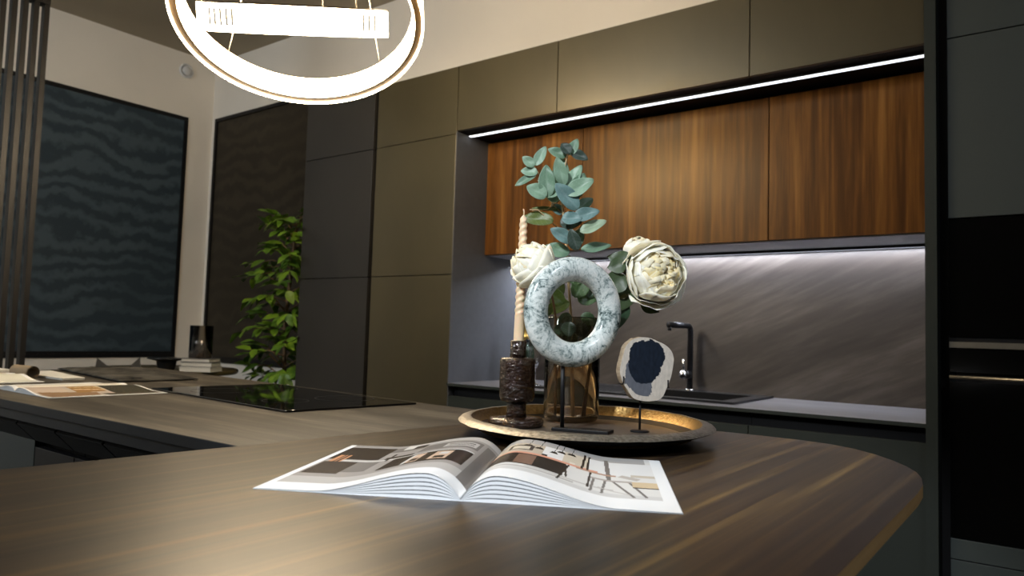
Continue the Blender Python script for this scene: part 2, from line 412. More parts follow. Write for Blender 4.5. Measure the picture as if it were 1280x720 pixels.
# faucet
fx, fy = ray(862, 489).x/ray(862,489).y*3.315, 3.315
t = thing('kitchen_faucet', 'black angular mixer tap rising behind the sink', 'faucet', (fx, fy, z1))
MB().lathe([(.026,z1),(.026,z1+.006)], (fx,fy,0)).build('base_ring', 'chrome', t)
zt = z1+.305
pts = [(fx,fy,z1+.006),(fx,fy,zt-.03)]+[(fx, fy-.03+.03*math.cos(a), zt-.03+.03*math.sin(a)) for a in [PI/8*i for i in range(1,5)]]+[(fx-.02,fy-.20,zt)]
MB().tube(pts, .0135, 16).build('spout', 'gunmetal', t)
MB().lathe([(.009,zt-.026),(.009,zt-.010)], (fx-.02,fy-.19,0), 16).build('nozzle', 'gunmetal', t)
vb = MB().tube([(fx,fy-.012,z1+.075),(fx-.005,fy-.060,z1+.075)], .019, 16).build('valve_body', 'gunmetal', t)
b = MB(); b.lathe([(.0001,-.021),(.014,-.016),(.021,0),(.014,.016),(.0001,.021)], (fx-.006,fy-.066,z1+.075), 20); b.build('knob', 'chrome', vb)
MB().tube([(fx-.006,fy-.060,z1+.09),(fx-.006,fy-.064,z1+.15)], .005, 8).build('lever', 'chrome', vb)

# oven tower
x0, x1 = -.290, .62
t = thing('oven_tower', 'tall green-grey housing unit around the built-in ovens', 'cabinet', ((x0+x1)/2, YF, FL))
b = MB(); b.box(x0+.001, x1, YF+.30, YB-.002, FL+.08, ZT)
b.box(x0+.001, x0+.02, YF+.022, YF+.30, FL+.08, ZT); b.box(x1-.02, x1, YF+.022, YF+.30, FL+.08, ZT)
b.build('body', 'carcass', t)
MB().box(x0+.001, x1, YF+.06, YB-.01, FL+.001, FL+.08).build('plinth', 'black', t)
door_panel('door', x0, x1, 1.021, ZT, 'green_grey', t); door_panel('door', x0, x1, .419, 1.021, 'green_grey', t)
door_panel('drawer', x0, x1, -.668, -.602, 'green_grey', t); door_panel('drawer', x0, x1, FL+.08, -.668, 'green_grey', t)
xo0, xo1 = x0+.002, x1-.002
t = thing('built_in_microwave', 'black glass built-in microwave with bronze bar, upper appliance of the tower', 'microwave', ((x0+x1)/2, YF, .2))
MB().box(xo0+.02, xo1-.02, YF+.021, YF+.29, .005, .414).build('body', 'black', t)
MB().box(xo0, xo1, YF, YF+.02, .034, .416).build('glass_door', 'oven_glass', t)
MB().box(xo0, xo1, YF-.002, YF+.02, .000, .019).build('trim_bar', 'handle', t)
MB().box(xo0, xo1, YF+.004, YF+.02, .0205, .032).build('vent_slot', 'black', t)
t = thing('built_in_oven', 'black glass built-in oven with slim bar handle, below the microwave', 'oven', ((x0+x1)/2, YF, -.3))
MB().box(xo0+.02, xo1-.02, YF+.021, YF+.29, -.598, -.004).build('body', 'black', t)
MB().box(xo0, xo1, YF, YF+.02, -.078, -.002).build('control_panel', 'oven_glass', t)
MB().box(xo0, xo1, YF, YF+.02, -.600, -.108).build('glass_door', 'oven_glass', t)
b = MB(); b.tube([(xo0+.003,YF-.032,-.093),(xo1-.003,YF-.032,-.093)], .0055, 12)
for xx in (xo0+.06, xo1-.06): b.tube([(xx,YF-.032,-.093),(xx,YF+.021,-.093)], .004, 8)
b.build('handle', 'handle', t)
t = thing('tall_panel_cabinet', 'green-grey tall cabinet standing past the ovens beside the wall', 'cabinet', (1.15, YF, FL))
MB().box(.624, 1.69, YF+.021, YB-.002, FL+.001, ZT).build('body', 'carcass', t); door_panel('door', .624, 1.69, FL+.08, ZT, 'green_grey', t)

# bottle and flutes on the kitchen worktop
def on_wt(px, Y): d = ray(px, 480); return d.x/d.y*Y
bx, by = on_wt(656, 3.16), 3.16
t = thing('champagne_bottle', 'champagne bottle with gold foil neck behind the spiral candle', 'bottle', (bx, by, ZW))
MB().lathe([(.040,.0),(.043,.004),(.043,.15),(.036,.19),(.022,.225),(.0155,.245),(.0145,.26)], (bx,by,ZW+.0005)).build('body', 'bottle_glass', t)
MB().lathe([(.0255,.215),(.0175,.243),(.016,.262),(.0165,.295),(.019,.30),(.019,.312),(.014,.322),(.0001,.324)], (bx,by,ZW), 24, wob=.05).build('foil', 'gold_foil', t)
b = MB().lathe([(.0232,.207),(.0215,.214),(.0235,.223),(.0262,.2145)], (bx,by,ZW), 24).build('neck_band', 'label', t)
for px, Y, l in ((668.5, 3.02, 'slim champagne flute on the worktop, the one standing free of the bottle'), (655.5, 3.05, 'champagne flute standing directly in front of the gold-foiled bottle')):
    gx = on_wt(px, Y); t = thing('champagne_flute', l, 'glass', (gx, Y, ZW), 'champagne flutes on the worktop')
    MB().lathe([(.033,.0),(.034,.002),(.010,.006),(.0045,.012),(.0035,.06),(.004,.085)], (gx,Y,ZW+.0005), 28).build('stem', 'clear', t)
    MB().lathe([(.004,.0852),(.012,.095),(.021,.115),(.027,.15),(.027,.185),(.024,.225),(.0232,.225),(.0258,.185),(.0258,.15),(.0198,.117),(.010,.099),(.0001,.092)], (gx,Y,ZW), 28, caps=False).build('bowl', 'clear', t)

# ---------------------------------------------------------------- island
ZG = -.184
gpoly = [(-3.02,.664),(-.72,.664),(-.72,1.352),(-1.3,1.392),(-2.6,1.532),(-3.02,1.572)]
hob = [(-2.025,1.048),(-1.342,.99),(-1.302,1.352),(-1.995,1.428)]
b = MB(); b.prism(gpoly, ZG-.02, ZG); b.mi = [0, 0]+[1]*(len(b.f)-2)
o = b.build('island_counter', ['counter', 'counter_edge'], bevel=.0015); tag(o, 'long grey stone-look counter of the island carrying hob and magazines', 'worktop')
b = MB(); b.box(-3.02, -.74, .672, .69, ZG-.042, ZG-.0205); ce = b.build('edge_rail', 'counter_edge', o)
t = thing('induction_hob', 'black glass induction hob set flush on the grey counter', 'hob', (-1.66, 1.2, ZG))
MB().prism(hob, ZG+.0004, ZG+.005).build('glass_top', 'black_glass', t, bevel=.001)
mk = plain('hob_marking', (.03,.03,.03), .3)
for cx, cy, r_ in ((-1.85,1.15,.075),(-1.83,1.32,.055),(-1.52,1.12,.055),(-1.49,1.28,.075)):
    b = MB(); b.torus((cx,cy,ZG+.0052), (0,0,1), r_, [(-.0008,0),(.0008,0),(.0008,.0002),(-.0008,.0002)], 48); b.build('zone_marking', mk, t)
# island cabinets under the grey counter: shallow doors with angled grip profiles
xs = [-3.0, -1.95, -1.74, -1.52, -1.30, -1.0]
names = ['dark grey island cabinet at the far left under the magazines', 'black island cabinet with angled grip edge, next to the dark grey one',
         'black island cabinet with angled grip edge, third along the island front', 'black island cabinet with angled grip edge, fourth along the island front', 'black island cabinet with angled grip edge, tucked beside the wooden top']
for i, (a, c) in enumerate(zip(xs, xs[1:])):
    t = thing('island_cabinet', names[i], 'cabinet', ((a+c)/2, .7, FL), 'island base cabinets')
    MB().box(a+.002, c-.002, .76, 1.34, FL+.001, ZG-.0205).build('body', 'carcass', t)
    if i == 0: MB().box(a+.002, c-.002, .738, .758, FL+.08, -.262).build('door', 'green_grey', t, bevel=.001)
    else: MB().box(a+.002, c-.002, .738, .758, FL+.08, -.30).build('door', 'black', t, bevel=.001)
    q = MB(); P = [(a+.004,.695,-.242),(c-.004,.695,-.242),(c-.004,.737,-.285),(a+.004,.737,-.285)]
    q.quadbox(P, [(x, y+.004, z+.006) for x, y, z in P]); q.build('grip_profile', 'counter_edge', t)
# wooden bar top
ZB = -.165
out = [(-.933-.06,-.35),(-.933,.32),(-.873,1.003),(-.848,1.29),(-.82,1.306)]
out += [(-.60,1.309),(-.42,1.313),(-.36,1.311),(-.305,1.298),(-.262,1.270),(-.226,1.232),(-.196,1.190),(-.172,1.148),(-.154,1.105),(-.142,1.060),(-.134,1.01),(-.131,.95),(-.130,.57),(-.128,-.35)]
b = MB(); n = len(out)
o = len(b.v); b.v += [(x,y,ZB-.0145) for x,y in out] + [(x,y,ZB) for x,y in out]
b._f(tuple(range(n))[::-1]); b._f(tuple(n+i for i in range(n))); b.cur = 1
for i in range(n): j = (i+1) % n; b._f((i, j, n+j, n+i))
o = b.build('bar_counter', ['table','plywood']); tag(o, 'dark walnut bar top with rounded corner and pale plywood edge, in front', 'table top')
t = thing('bar_pedestal', 'black box pedestal carrying the walnut bar top', 'pedestal', (-.55,.5,FL))
MB().box(-.70, -.40, -.2, 1.0, FL+.001, ZB-.0155).build('body', 'carcass', t); MB().box(-.72, -.38, -.22, 1.02, FL+.0005, FL+.02).build('foot_plate', 'black', t)

# ---------------------------------------------------------------- magazines
def inpoly(x, y, P):
    c = False; j = len(P)-1
    for i in range(len(P)):
        if (P[i][1] > y) != (P[j][1] > y) and x < (P[j][0]-P[i][0])*(y-P[i][1])/(P[j][1]-P[i][1])+P[i][0]: c = not c
        j = i
    return c
def rect(a, b_, c, d): return [(a,c),(b_,c),(b_,d),(a,d)]
def line(x0, y0, x1, y1, w):
    dx, dy = x1-x0, y1-y0; l = math.hypot(dx, dy); nx, ny = -dy/l*w/2, dx/l*w/2
    return [(x0+nx,y0+ny),(x1+nx,y1+ny),(x1-nx,y1-ny),(x0-nx,y0-ny)]
def painter(layers, base):
    L = [(P, c, (min(p[0] for p in P), max(p[0] for p in P), min(p[1] for p in P), max(p[1] for p in P))) for P, c in layers]
    def fn(s, t):
        for P, c, bb in reversed(L):
            if bb[0] <= s <= bb[1] and bb[2] <= t <= bb[3] and inpoly(s, t, P): return c
        return base
    return fn
Wt = (.84,.86,.88)
def hump(s, pk=.17):
    if s < pk: q = s/pk; return math.sin(q*PI/2)**.8
    q = min(1, (s-pk)/.55); return (1-q*q*(3-2*q))
def magazine(name, label, corner, du, L, W, H, H2, left, right, z, nu=150, nv=190, group=None):
    """corner: near end of the spine; du: unit direction of the right page; spine runs 90deg left of du."""
    cx, cy = corner; ux, uy = du; vx, vy = -uy, ux
    t = thing(name, label, 'magazine', (cx+vx*L/2, cy+vy*L/2, z), group)
    NB = 6
    for side, Hh, layers in ((-1, H, left), (1, H2, right)):
        def surf(u, v, k, shrink=0.0):
            s = u; h = (.0006 + .0022*(1-s)*min(1, s*12+.25))*k + Hh*hump(s)*k*(1-.22*v)
            x = side*(W-shrink)*s
            return (cx+ux*x+vx*v*L, cy+uy*x+vy*v*L, z+.0006+h)
        b = MB()
        for k in range(NB):
            k0, k1 = k/NB, (k+.70)/NB; sh = .0010*(NB-1-k)+(.0005 if k % 2 else 0)
            N = 36; ring = []
            for v in (0.002, .998):
                lo = [surf(i/N, v, k0, sh) for i in range(N+1)]; hi = [surf(i/N, v, k1, sh) for i in range(N+1)]
                ring.append(lo+hi[::-1])
            b.smooth = False; b.rings(ring)
        b.build('page_block', 'paper', t)
        p = MB(); pf = painter(layers, Wt)
        p.grid(lambda a, c: surf(a, c, 1.0), nu, nv, lambda a, c: pf(a, c))
        p.build('printed_page', 'print', t, fixn=False, solid=.00012)
    c = MB(); c.grid(lambda a, v: (cx+ux*(a*2-1)*W*1.002+vx*v*L, cy+uy*(a*2-1)*W*1.002+vy*v*L, z+.0003), 2, 2)
    c.build('cover', 'paper', t, solid=.0003)
    return t
# prints: s runs from the spine (0) to the outer edge (1), t from the near edge (0) to the far edge (1)
g1=(.19,.175,.165); g2=(.33,.31,.295); g3=(.47,.455,.44); dk=(.030,.022,.018); dk2=(.055,.043,.036); wm=(.55,.27,.14); lt=(.62,.61,.59)
left = [(rect(0,.965,.12,1), g2), (rect(0,.965,.12,.24), g3), (rect(.3,.965,.24,.30), g2), (rect(.0,.6,.9,1), g3),
        (rect(.66,.965,.62,.93), dk), (rect(.45,.66,.80,.93), g1), (rect(.52,.60,.86,.97), lt), (rect(.45,.53,.84,.93), dk2),
        (rect(.42,.9,.575,.60), lt), (rect(.75,.95,.30,.56), dk2), (rect(.62,.75,.34,.56), g1), (rect(.58,.60,.56,.74), dk),
        (rect(.86,.93,.56,.72), wm), (rect(.875,.885,.56,.72), dk), (rect(.895,.905,.56,.72), dk), (rect(.45,.62,.60,.66), dk2),
        (rect(.08,.54,.30,.58), dk), (rect(.08,.52,.58,.60), lt),
        (rect(.34,.40,.34,.56), (.62,.45,.34)), (rect(.35,.39,.36,.44), dk), (rect(.18,.28,.34,.55), (.60,.44,.33)), (rect(.2,.26,.36,.42), dk), (rect(.2,.25,.46,.52), lt),
        (rect(.40,.42,.32,.56), lt), (rect(.08,.44,.66,.86), g1), (rect(.1,.3,.70,.82), g3), (rect(.12,.28,.73,.745), dk), (rect(.12,.28,.775,.79), dk), (rect(0,.06,.12,.85), g1)]
cr=(.62,.56,.46); cr2=(.50,.44,.36)
right = [(rect(0,.93,.16,1), (.70,.70,.69)), (rect(0,.42,.60,1), cr2), (rect(0,.9,.86,1), (.42,.41,.40)), (rect(.30,.93,.56,.86), (.76,.77,.78)), (rect(.42,.56,.6,.86), cr),
         (rect(.10,.24,.66,.80), dk2), (rect(.12,.22,.68,.77), cr), (rect(.02,.44,.30,.56), dk), (rect(.18,.28,.32,.54), (.20,.12,.085)), (rect(.02,.62,.56,.60), (.68,.34,.24)),
         (rect(0,.93,.16,.22), (.60,.60,.60)), (rect(0,.5,.235,.26), (.45,.44,.43)), (rect(.25,.7,.27,.29), (.5,.49,.48)),
         (line(.44,.56,.46,.30,.012), dk), (line(.46,.56,.42,.22,.012), dk), (line(.58,.56,.57,.25,.012), dk), (line(.53,.56,.54,.92,.014), dk), (line(.56,.56,.565,.9,.012), dk), (line(.68,.46,.665,.90,.026), g1),
         (line(.60,.46,.585,.20,.014), g1), (line(.66,.44,.64,.20,.014), g1), (line(.70,.44,.80,.18,.016), g1), (line(.78,.46,.86,.19,.016), g1), (line(.58,.45,.80,.45,.03), (.40,.37,.35)), (line(.74,.56,.84,.50,.05), (.48,.45,.42)),
         (line(.62,.30,.78,.22,.012), (.5,.48,.46)), (line(.50,.56,.72,.55,.03), (.42,.27,.2)),
         (rect(.80,.93,.36,.46), (.62,.50,.33)), (rect(.80,.93,.345,.36), dk2), (rect(.80,.93,.55,.60), (.55,.50,.42)),
         (rect(.30,.33,.60,.64), dk), (rect(.38,.42,.60,.66), (.8,.8,.8)), (rect(.46,.49,.60,.64), (.75,.7,.6))]
for xx, yy, w_ in ((.20,.80,.07),(.27,.76,.06),(.40,.80,.06),(.46,.82,.06),(.36,.74,.05)):
    right += [(line(xx, yy, xx+.01, 1.0, .004), dk2), ([(xx-w_/2,yy-.02),(xx+w_/2,yy-.02),(xx+w_/4,yy+.03),(xx-w_/4,yy+.03)], dk)]
dx, dy = (.373, .212); l_ = math.hypot(dx, dy)
magazine('open_magazine', 'open interior-design magazine lying on the walnut bar top in front of the tray', (-.4735,.558), (dx/l_, dy/l_), .297, .214, .0225, .0235, left, right, ZB, 220, 300)

# reading matter on the grey counter
tan=(.30,.19,.11); pk=(.55,.44,.40)
far_near = [(rect(.04,.90,.02,.98), (.50,.44,.39)), ([(.5,.05),(.95,.05),(.9,.45),(.6,.5)], tan), ([(.2,.35),(.6,.35),(.55,.6),(.15,.6)], (.33,.19,.08)), (line(.25,.36,.3,.62,.04), (.7,.55,.3)), (line(.4,.36,.45,.62,.04), (.7,.5,.3)), (rect(.05,.8,.62,.98), (.06,.055,.04)), (rect(.05,.5,.02,.3), (.55,.45,.38)), (rect(.75,.93,.5,.98), (.10,.08,.05))]
far_far = [(rect(.02,.3,.05,.95), (.70,.66,.58))]
th = math.radians(-92)
def rot_dir(deg): return (math.cos(math.radians(deg)), math.sin(math.radians(deg)))
magazine('open_magazine', 'open magazine with tan and brown pictures on the grey counter beside the hob', (-2.122,.748), rot_dir(-1), .285, .215, .010, .010, far_far, far_near, ZG, 70, 90)
magazine('open_magazine', 'open magazine with plain pages behind the one with tan pictures', (-2.62,.68), rot_dir(0), .25, .20, .014, .016, [(rect(.05,.9,.1,.9), (.62,.60,.52)), (rect(.1,.6,.5,.52), (.2,.2,.2))], [(rect(.1,.95,.1,.95), (.66,.66,.58)), (rect(.6,1,0,.25), (.05,.03,.04))], ZG, 60, 60)
def slab(name, label, cat, poly, z0, z1, mat, group=None):
    return tag(MB().prism(poly, z0, z1).build(name, mat, bevel=.001), label, cat, group)
slab('brochure', 'white brochure lying flat between the magazines and the dark sample', 'brochure', [(-2.86,.985),(-2.45,.99),(-2.45,1.055),(-2.84,1.11)], ZG+.0005, ZG+.008, 'book_white')
slab('swatch_card', 'thin cream card at the far end of the counter', 'card', [(-2.98,.86),(-2.845,.86),(-2.845,1.0),(-2.98,1.0)], ZG+.0005, ZG+.012, 'book_white')
b = MB(); b.tube([(-2.70,.951,ZG+.0195),(-2.58,.957,ZG+.0195)], .019, 24, caps=False); b.tube([(-2.58,.957,ZG+.0195),(-2.70,.951,ZG+.0195)], .0155, 24, caps=False)
tag(b.build('cardboard_tube', 'cardboard'), 'short brown cardboard tube lying on its side behind the plain-paged magazine', 'tube')
b = MB(); sp = [(-2.99,1.19),(-2.30,1.09),(-2.29,1.34),(-2.93,1.46)]
def slf(a, c):
    x = (1-a)*((1-c)*sp[0][0]+c*sp[3][0])+a*((1-c)*sp[1][0]+c*sp[2][0]); y = (1-a)*((1-c)*sp[0][1]+c*sp[3][1])+a*((1-c)*sp[1][1]+c*sp[2][1])
    e = min(1, min(a,1-a)*16)*min(1, min(c,1-c)*12)
    return (x, y, ZG+.004+.007*e**.5+.002*noise.noise(Vector((x*9,y*9,0))))
b.grid(slf, 50, 40); o = b.build('fabric_sample', 'sample', solid=.003); tag(o, 'dark mottled textile sample lying flat behind the magazines', 'sample')

# ---------------------------------------------------------------- slatted screen at the far left
t = thing('slatted_screen', 'black vertical slatted room divider at the left edge', 'screen', (-4.0, 1.0, FL))
RT = 1.555
for i in range(12):
    y = 1.4405 - .046*i
    MB().box(-4.03, -3.99, y-.023, y, FL+.03, RT).build('slat', 'slat', t)
MB().box(-4.045, -3.985, .84, 1.4405, RT+.0005, 2.269).build('top_rail', 'slat', t)
MB().box(-4.045, -3.985, .84, 1.4405, FL+.001, FL+.029).build('bottom_rail', 'slat', t)

# ---------------------------------------------------------------- olive table with books and lantern
tc = (-4.60, 2.45); TZ = -.286
t = thing('round_table', 'round olive-brown table behind the island near the window corner', 'table', (tc[0], tc[1], FL))
MB().lathe([(.44,-.028),(.45,-.02),(.45,-.005),(.445,0)], (tc[0],tc[1],TZ), 64).build('table_top', 'olive', t)
MB().lathe([(.24,.001),(.24,.015),(.04,.03),(.035,CZ+TZ-.03)], (tc[0],tc[1],FL), 32).build('pedestal', 'black', t)
# pointed black objects
def wedge(p0, p1, ptip, w, l):
    z0 = TZ+.001; a, c = Vector(onz(*p0, z0)), Vector(onz(*p1, z0)); d = (c-a); n_ = Vector((-d.y, d.x, 0)).normalized()*w
    b = MB(); base = [a-n_, c-n_, c+n_, a+n_]; q = ptip
    top = (a+d*q[0]); h = q[1]
    v0 = len(b.v); b.v += [tuple(x) for x in base]+[(top.x-n_.x*.15, top.y-n_.y*.15, z0+h), (top.x+n_.x*.15, top.y+n_.y*.15, z0+h)]
    for f_ in ((0,3,2,1),(0,1,4),(2,3,5),(1,2,5,4),(3,0,4,5)): b._f(tuple(v0+i for i in f_))
    tag(b.build('folded_napkin', 'black'), l, 'napkin', 'folded black napkins on the round table')
def onz(x, y, z): d = ray(x, y); k = z/d.z; return (d.x*k, d.y*k, z)
wedge((118,465), (144,465), (.08,.082), .02, 'black folded napkin peak on the olive table, the one farther from the books')
wedge((155,465), (176,465), (.9,.088), .02, 'black folded napkin peak on the olive table, the one nearer the books')
bc = Vector(onz(234, 464, TZ))
def ybook(cx, cy, w, d, z0, z1, ang, mat, label, name='book', gp='books stacked on the round table'):
    P = [(cx+rot2(x, y, ang)[0], cy+rot2(x, y, ang)[1]) for x, y in ((-w/2,-d/2),(w/2,-d/2),(w/2,d/2),(-w/2,d/2))]
    t = thing(name, label, 'book', (cx, cy, z0), gp)
    Q = [(cx+rot2(x, y, ang)[0], cy+rot2(x, y, ang)[1]) for x, y in ((-w/2+.004,-d/2+.004),(w/2-.004,-d/2+.004),(w/2-.004,d/2-.004),(-w/2+.004,d/2-.004))]
    MB().prism(P, z0, z0+.003).prism(P, z1-.003, z1).build('cover', mat, t); MB().prism(Q, z0+.0032, z1-.0032).build('pages', 'book_white', t)
a0 = math.radians(33)
k = .135
ybook(bc.x+.05, bc.y+.06, .20, .16, TZ+.001, TZ+.030, a0, 'book_white', 'white book at the bottom of the stack under the glass lantern')
ybook(bc.x+.05, bc.y+.06, .19, .15, TZ+.031, TZ+.058, a0+.06, 'book_grey', 'grey book second from the bottom of the stack')
ybook(bc.x+.045, bc.y+.06, .18, .15, TZ+.059, TZ+.080, a0, 'book_grey', 'pale grey book at the top of the stack')
dd = thing('black_dish', 'black shallow dish with broad flat rim beside the stacked books', 'dish', (bc.x-.14, bc.y-.02, TZ))
cx, cy = bc.x-.175, bc.y-.04
MB().lathe([(.045,.001),(.05,.003),(.058,.05),(.06,.055)], (cx,cy,TZ), 32, ).build('foot', 'black', dd)
MB().lathe([(.062,.0555),(.108,.068),(.110,.074),(.07,.072)], (cx,cy,TZ), 40).build('rim', 'gunmetal', dd)
# hurricane lantern
lx, ly, lz = bc.x+.035, bc.y+.06, TZ+.081
t = thing('candle_lantern', 'smoked brown glass candle lantern glowing on the stacked books', 'lantern', (lx, ly, lz))
MB().lathe([(.066,.0),(.068,.004),(.068,.20),(.0668,.20),(.0668,.005),(.0001,.004)], (lx,ly,lz), 40, caps=False).build('glass_cylinder', 'smoke_glass', t)
pc = MB().lathe([(.028,.0095),(.028,.070),(.0001,.071)], (lx,ly,lz), 24).build('pillar_candle', plain('lantern_wax', (.5,.4,.3), .5), t)
MB().lathe([(.0001,.082),(.006,.09),(.0045,.10),(.0001,.115)], (lx,ly,lz), 12).build('flame', emis('flame', (1,.55,.12), 25), pc)

# ---------------------------------------------------------------- leaves
def leaf_mesh(b, base, d, nrm, L, Wd, c0, c1, fold=.18, curl=.25, tip=1.0, nu=8, nv=6, shape=1.0, veins=False):
    d = Vector(d).normalized(); nrm = Vector(nrm); nrm = (nrm-d*nrm.dot(d)).normalized(); sd = d.cross(nrm); base = Vector(base)
    def fn(a, c):
        s = c*2-1; w = Wd*(math.sin(PI*min(1,a**(.85*shape)))**(.8 if not veins else .62))*(1-.25*a*tip)
        if a <= 0 or a >= 1: w = 0.0004
        z = fold*abs(s)*w - curl*L*a*a*.5 + .02*L*math.sin(a*9+s*2)
        return base + d*(a*L) + sd*(s*w) + nrm*z
    def cf(a, c):
        s = abs(c*2-1); k = .5+.5*noise.noise(Vector((a*3+base.x*40, s*2, base.z*50)))
        q = max(0, 1-s*7)*.5 + (.28 if veins and ((a-.45*s)*6.5) % 1 < .16 else 0)
        return tuple(min(1, c0[i]*(1-k)+c1[i]*k+q*.10) for i in range(3))
    b.grid(fn, nu, nv, cf)

# potted tree by the window
px0, py0 = -4.02, 2.95
t = thing('potted_tree', 'leafy green artificial tree standing beside the tall dark cabinets', 'plant', (px0, py0, FL))
MB().lathe([(.13,.001),(.17,.02),(.20,.34),(.205,.36),(.185,.36),(.18,.33)], (px0,py0,FL), 40).build('pot', 'pot', t)
MB().lathe([(.178,.325),(.16,.332),(.0001,.335)], (px0,py0,FL), 24).build('soil', 'soil', t)
br = MB(); br.tube([(px0,py0,FL+.334),(px0+.02,py0-.01,-.5),(px0+.01,py0-.03,0),(px0+.12,py0-.06,.68)], [.018,.015,.011,.004], 10)
lf = MB(); rnd = random.Random(5); twigs = []
for i in range(72):
    z = -.52+1.18*(i/71); a = i*2.399; 
    spread = .34*min(1, (.95-z)/.55) if z > .2 else .33
    reach = spread*rnd.uniform(.65,1.12)
    s0 = Vector((px0+.03+.09*max(0,z), py0-.03, z)); e = s0+Vector((math.cos(a)*reach, math.sin(a)*reach*.62-.02, .05+rnd.uniform(-.05,.10)))
    if e.x > -3.70 and e.y > 2.68: e.y = 2.70-.02*rnd.random()
    if e.x > -3.66: e.x = -3.70+rnd.uniform(-.03,.05)
    if e.y > 3.34: e.y = 3.34
    if z > .45 and e.x < px0-.15: e.x = px0-.12
    mid = (s0+e)/2+Vector((0,0,.04)); twigs.append((s0, mid, e))
    br.tube([s0, mid, e], [.005,.0035,.002], 5)
    for k in range(7):
        q = .4+.6*k/6; p = s0*(1-q)+e*q+Vector((0,0,.04*4*q*(1-q)))
        dr = (e-s0).normalized(); sdv = Vector((-dr.y, dr.x, 0))*(1 if k % 2 else -1)
        d = dr*.7+sdv*rnd.uniform(.4,1.1)+Vector((0,0,rnd.uniform(-.9,.15)))
        if p.x > -3.76: d.x = min(d.x, -.05) if p.y > 2.72 else min(d.x, .25)
        if p.y > 3.25: d.y = -abs(d.y)
        g = rnd.random()
        leaf_mesh(lf, p, d, Vector((rnd.uniform(-.5,.5), rnd.uniform(-.9,0), 1)), rnd.uniform(.085,.125), rnd.uniform(.024,.034), (.035+.04*g,.09+.06*g,.008), (.09+.10*g,.19+.12*g,.02), .2, .35, nu=6, nv=4)
for mb_ in (br, lf):
    for i_, v_ in enumerate(mb_.v):
        if v_[0] > -3.668 and v_[1] > 2.735: mb_.v[i_] = (v_[0], 2.735-(v_[0]+3.668)*.1, v_[2]) if v_[0] > -3.64 and v_[1] < 2.80 else (-3.668, v_[1], v_[2])
br.build('branches', 'stem', t); lf.build('foliage', 'leafcol', t, fixn=False)

# ---------------------------------------------------------------- pendant lamp
lamp_em, lnt, lb = new_mat('lit_crystal')
lb.inputs['Base Color'].default_value = (.9,.85,.75,1); lb.inputs['Roughness'].default_value = .2
lb.inputs['Emission Color'].default_value = (1.0,.80,.54,1); lb.inputs['Emission Strength'].default_value = 38
lamp_rib, _, lr = new_mat('crystal_rib'); lr.inputs['Base Color'].default_value = (.012,.012,.011,1); lr.inputs['Specular IOR Level'].default_value = 0; lr.inputs['Roughness'].default_value = .1
lr.inputs['Emission Color'].default_value = (1,.86,.66,1); lr.inputs['Emission Strength'].default_value = .42
gold = plain('lamp_bronze_metal', (.05,.028,.008), .5, metal=.3)
canopy = Vector((-1.409*1.5,1.02*1.5,CE))
t = thing('ring_pendant_lamp', 'glowing double-ring crystal pendant lamp hanging over the island', 'pendant lamp', canopy)
MB().lathe([(.10,-.001),(.10,-.03),(.09,-.035)], tuple(canopy), 48).build('ceiling_canopy', gold, t)
def lamp_ring(c, n, R, h, tk, idx):
    tk *= 1.12
    n = Vector(n).normalized(); a = n.orthogonal().normalized(); b_ = n.cross(a)
    # inner and outer crystal bands, metal channel between them
    def band(r0, r1, z0, z1, ribs):
        m = MB(); N = ribs; rr = []
        for i in range(N):
            tt = 2*PI*i/N; d = math.cos(tt)*a+math.sin(tt)*b_; e = .0009 if i % 2 else 0
            rr.append([c+d*(r0+e)+n*z0, c+d*(r1+e)+n*z0, c+d*(r1+e)+n*z1, c+d*(r0+e)+n*z1])
        m.rings(rr, close=True); return m
    ci = band(R-tk, R-tk+.0055, 0, h, 360).build('inner_crystal_band', lamp_em, t)
    cb = band(R-.0055, R, -.007, h, 360).build('outer_crystal_band', lamp_em, t)
    mch = band(R-tk+.0056, R-.0056, -.001, h-.002, 180).build('metal_channel', gold, t)
    top = band(R-tk, R, h+.0003, h+.005, 180).build('top_rail', gold, t)
    return n, a, b_, cb
LS = 1.5
c1 = Vector((-1.402,1.022,.707))*LS; n1 = Vector((-.33,.249,1)).normalized()
c2 = ray(369.5, 24.5, 1.72*LS); n2 = (Rv*.044+Uv-Wv*.353).normalized()
N1 = lamp_ring(c1, n1, .284*LS, .060*LS, .0215*LS, 0); N2 = lamp_ring(c2-n2*.026*LS, n2, .213*LS, .052*LS, .0215*LS, 1)
def ring_pt(c, N, R, px, py, h, near=False):
    best = None
    for i in range(720):
        tt = 2*PI*i/720; p = c+(math.cos(tt)*N[1]+math.sin(tt)*N[2])*R+N[0]*h; w = p.dot(Wv)
        if near and w > c.dot(Wv): continue
        x = 640+F*p.dot(Rv)/w; y = 360-F*p.dot(Uv)/w; d = (x-px)**2+(y-py)**2
        if best is None or d < best[0]: best = (d, tt)
    return best[1]
cab = MB()
t0 = ring_pt(c1, N1, .266*LS, 288.6, 64, .06*LS)
for tt in (t0, ring_pt(c1, N1, .266*LS, 473.6, 82, .06*LS), t0+PI*1.22):
    p = c1+(math.cos(tt)*N1[1]+math.sin(tt)*N1[2])*.273*LS+N1[0]*(.06*LS+.004); cab.tube([p, canopy+Vector((math.cos(tt)*.02, math.sin(tt)*.02, -.033))],   .0016, 6)
cc2 = c2-n2*.026*LS
for i in range(3):
    tt = ring_pt(cc2, N2, .203*LS, 446, 12, .052*LS)+i*2*PI/3
    p = cc2+(math.cos(tt)*N2[1]+math.sin(tt)*N2[2])*.203*LS+N2[0]*(.052*LS+.004); cab.tube([p, canopy+Vector((.03*math.cos(tt), .03*math.sin(tt), -.033))],   .0016, 6)
cab.build('suspension_cables', plain('cable', (.85,.75,.6), .4, metal=.3), t)
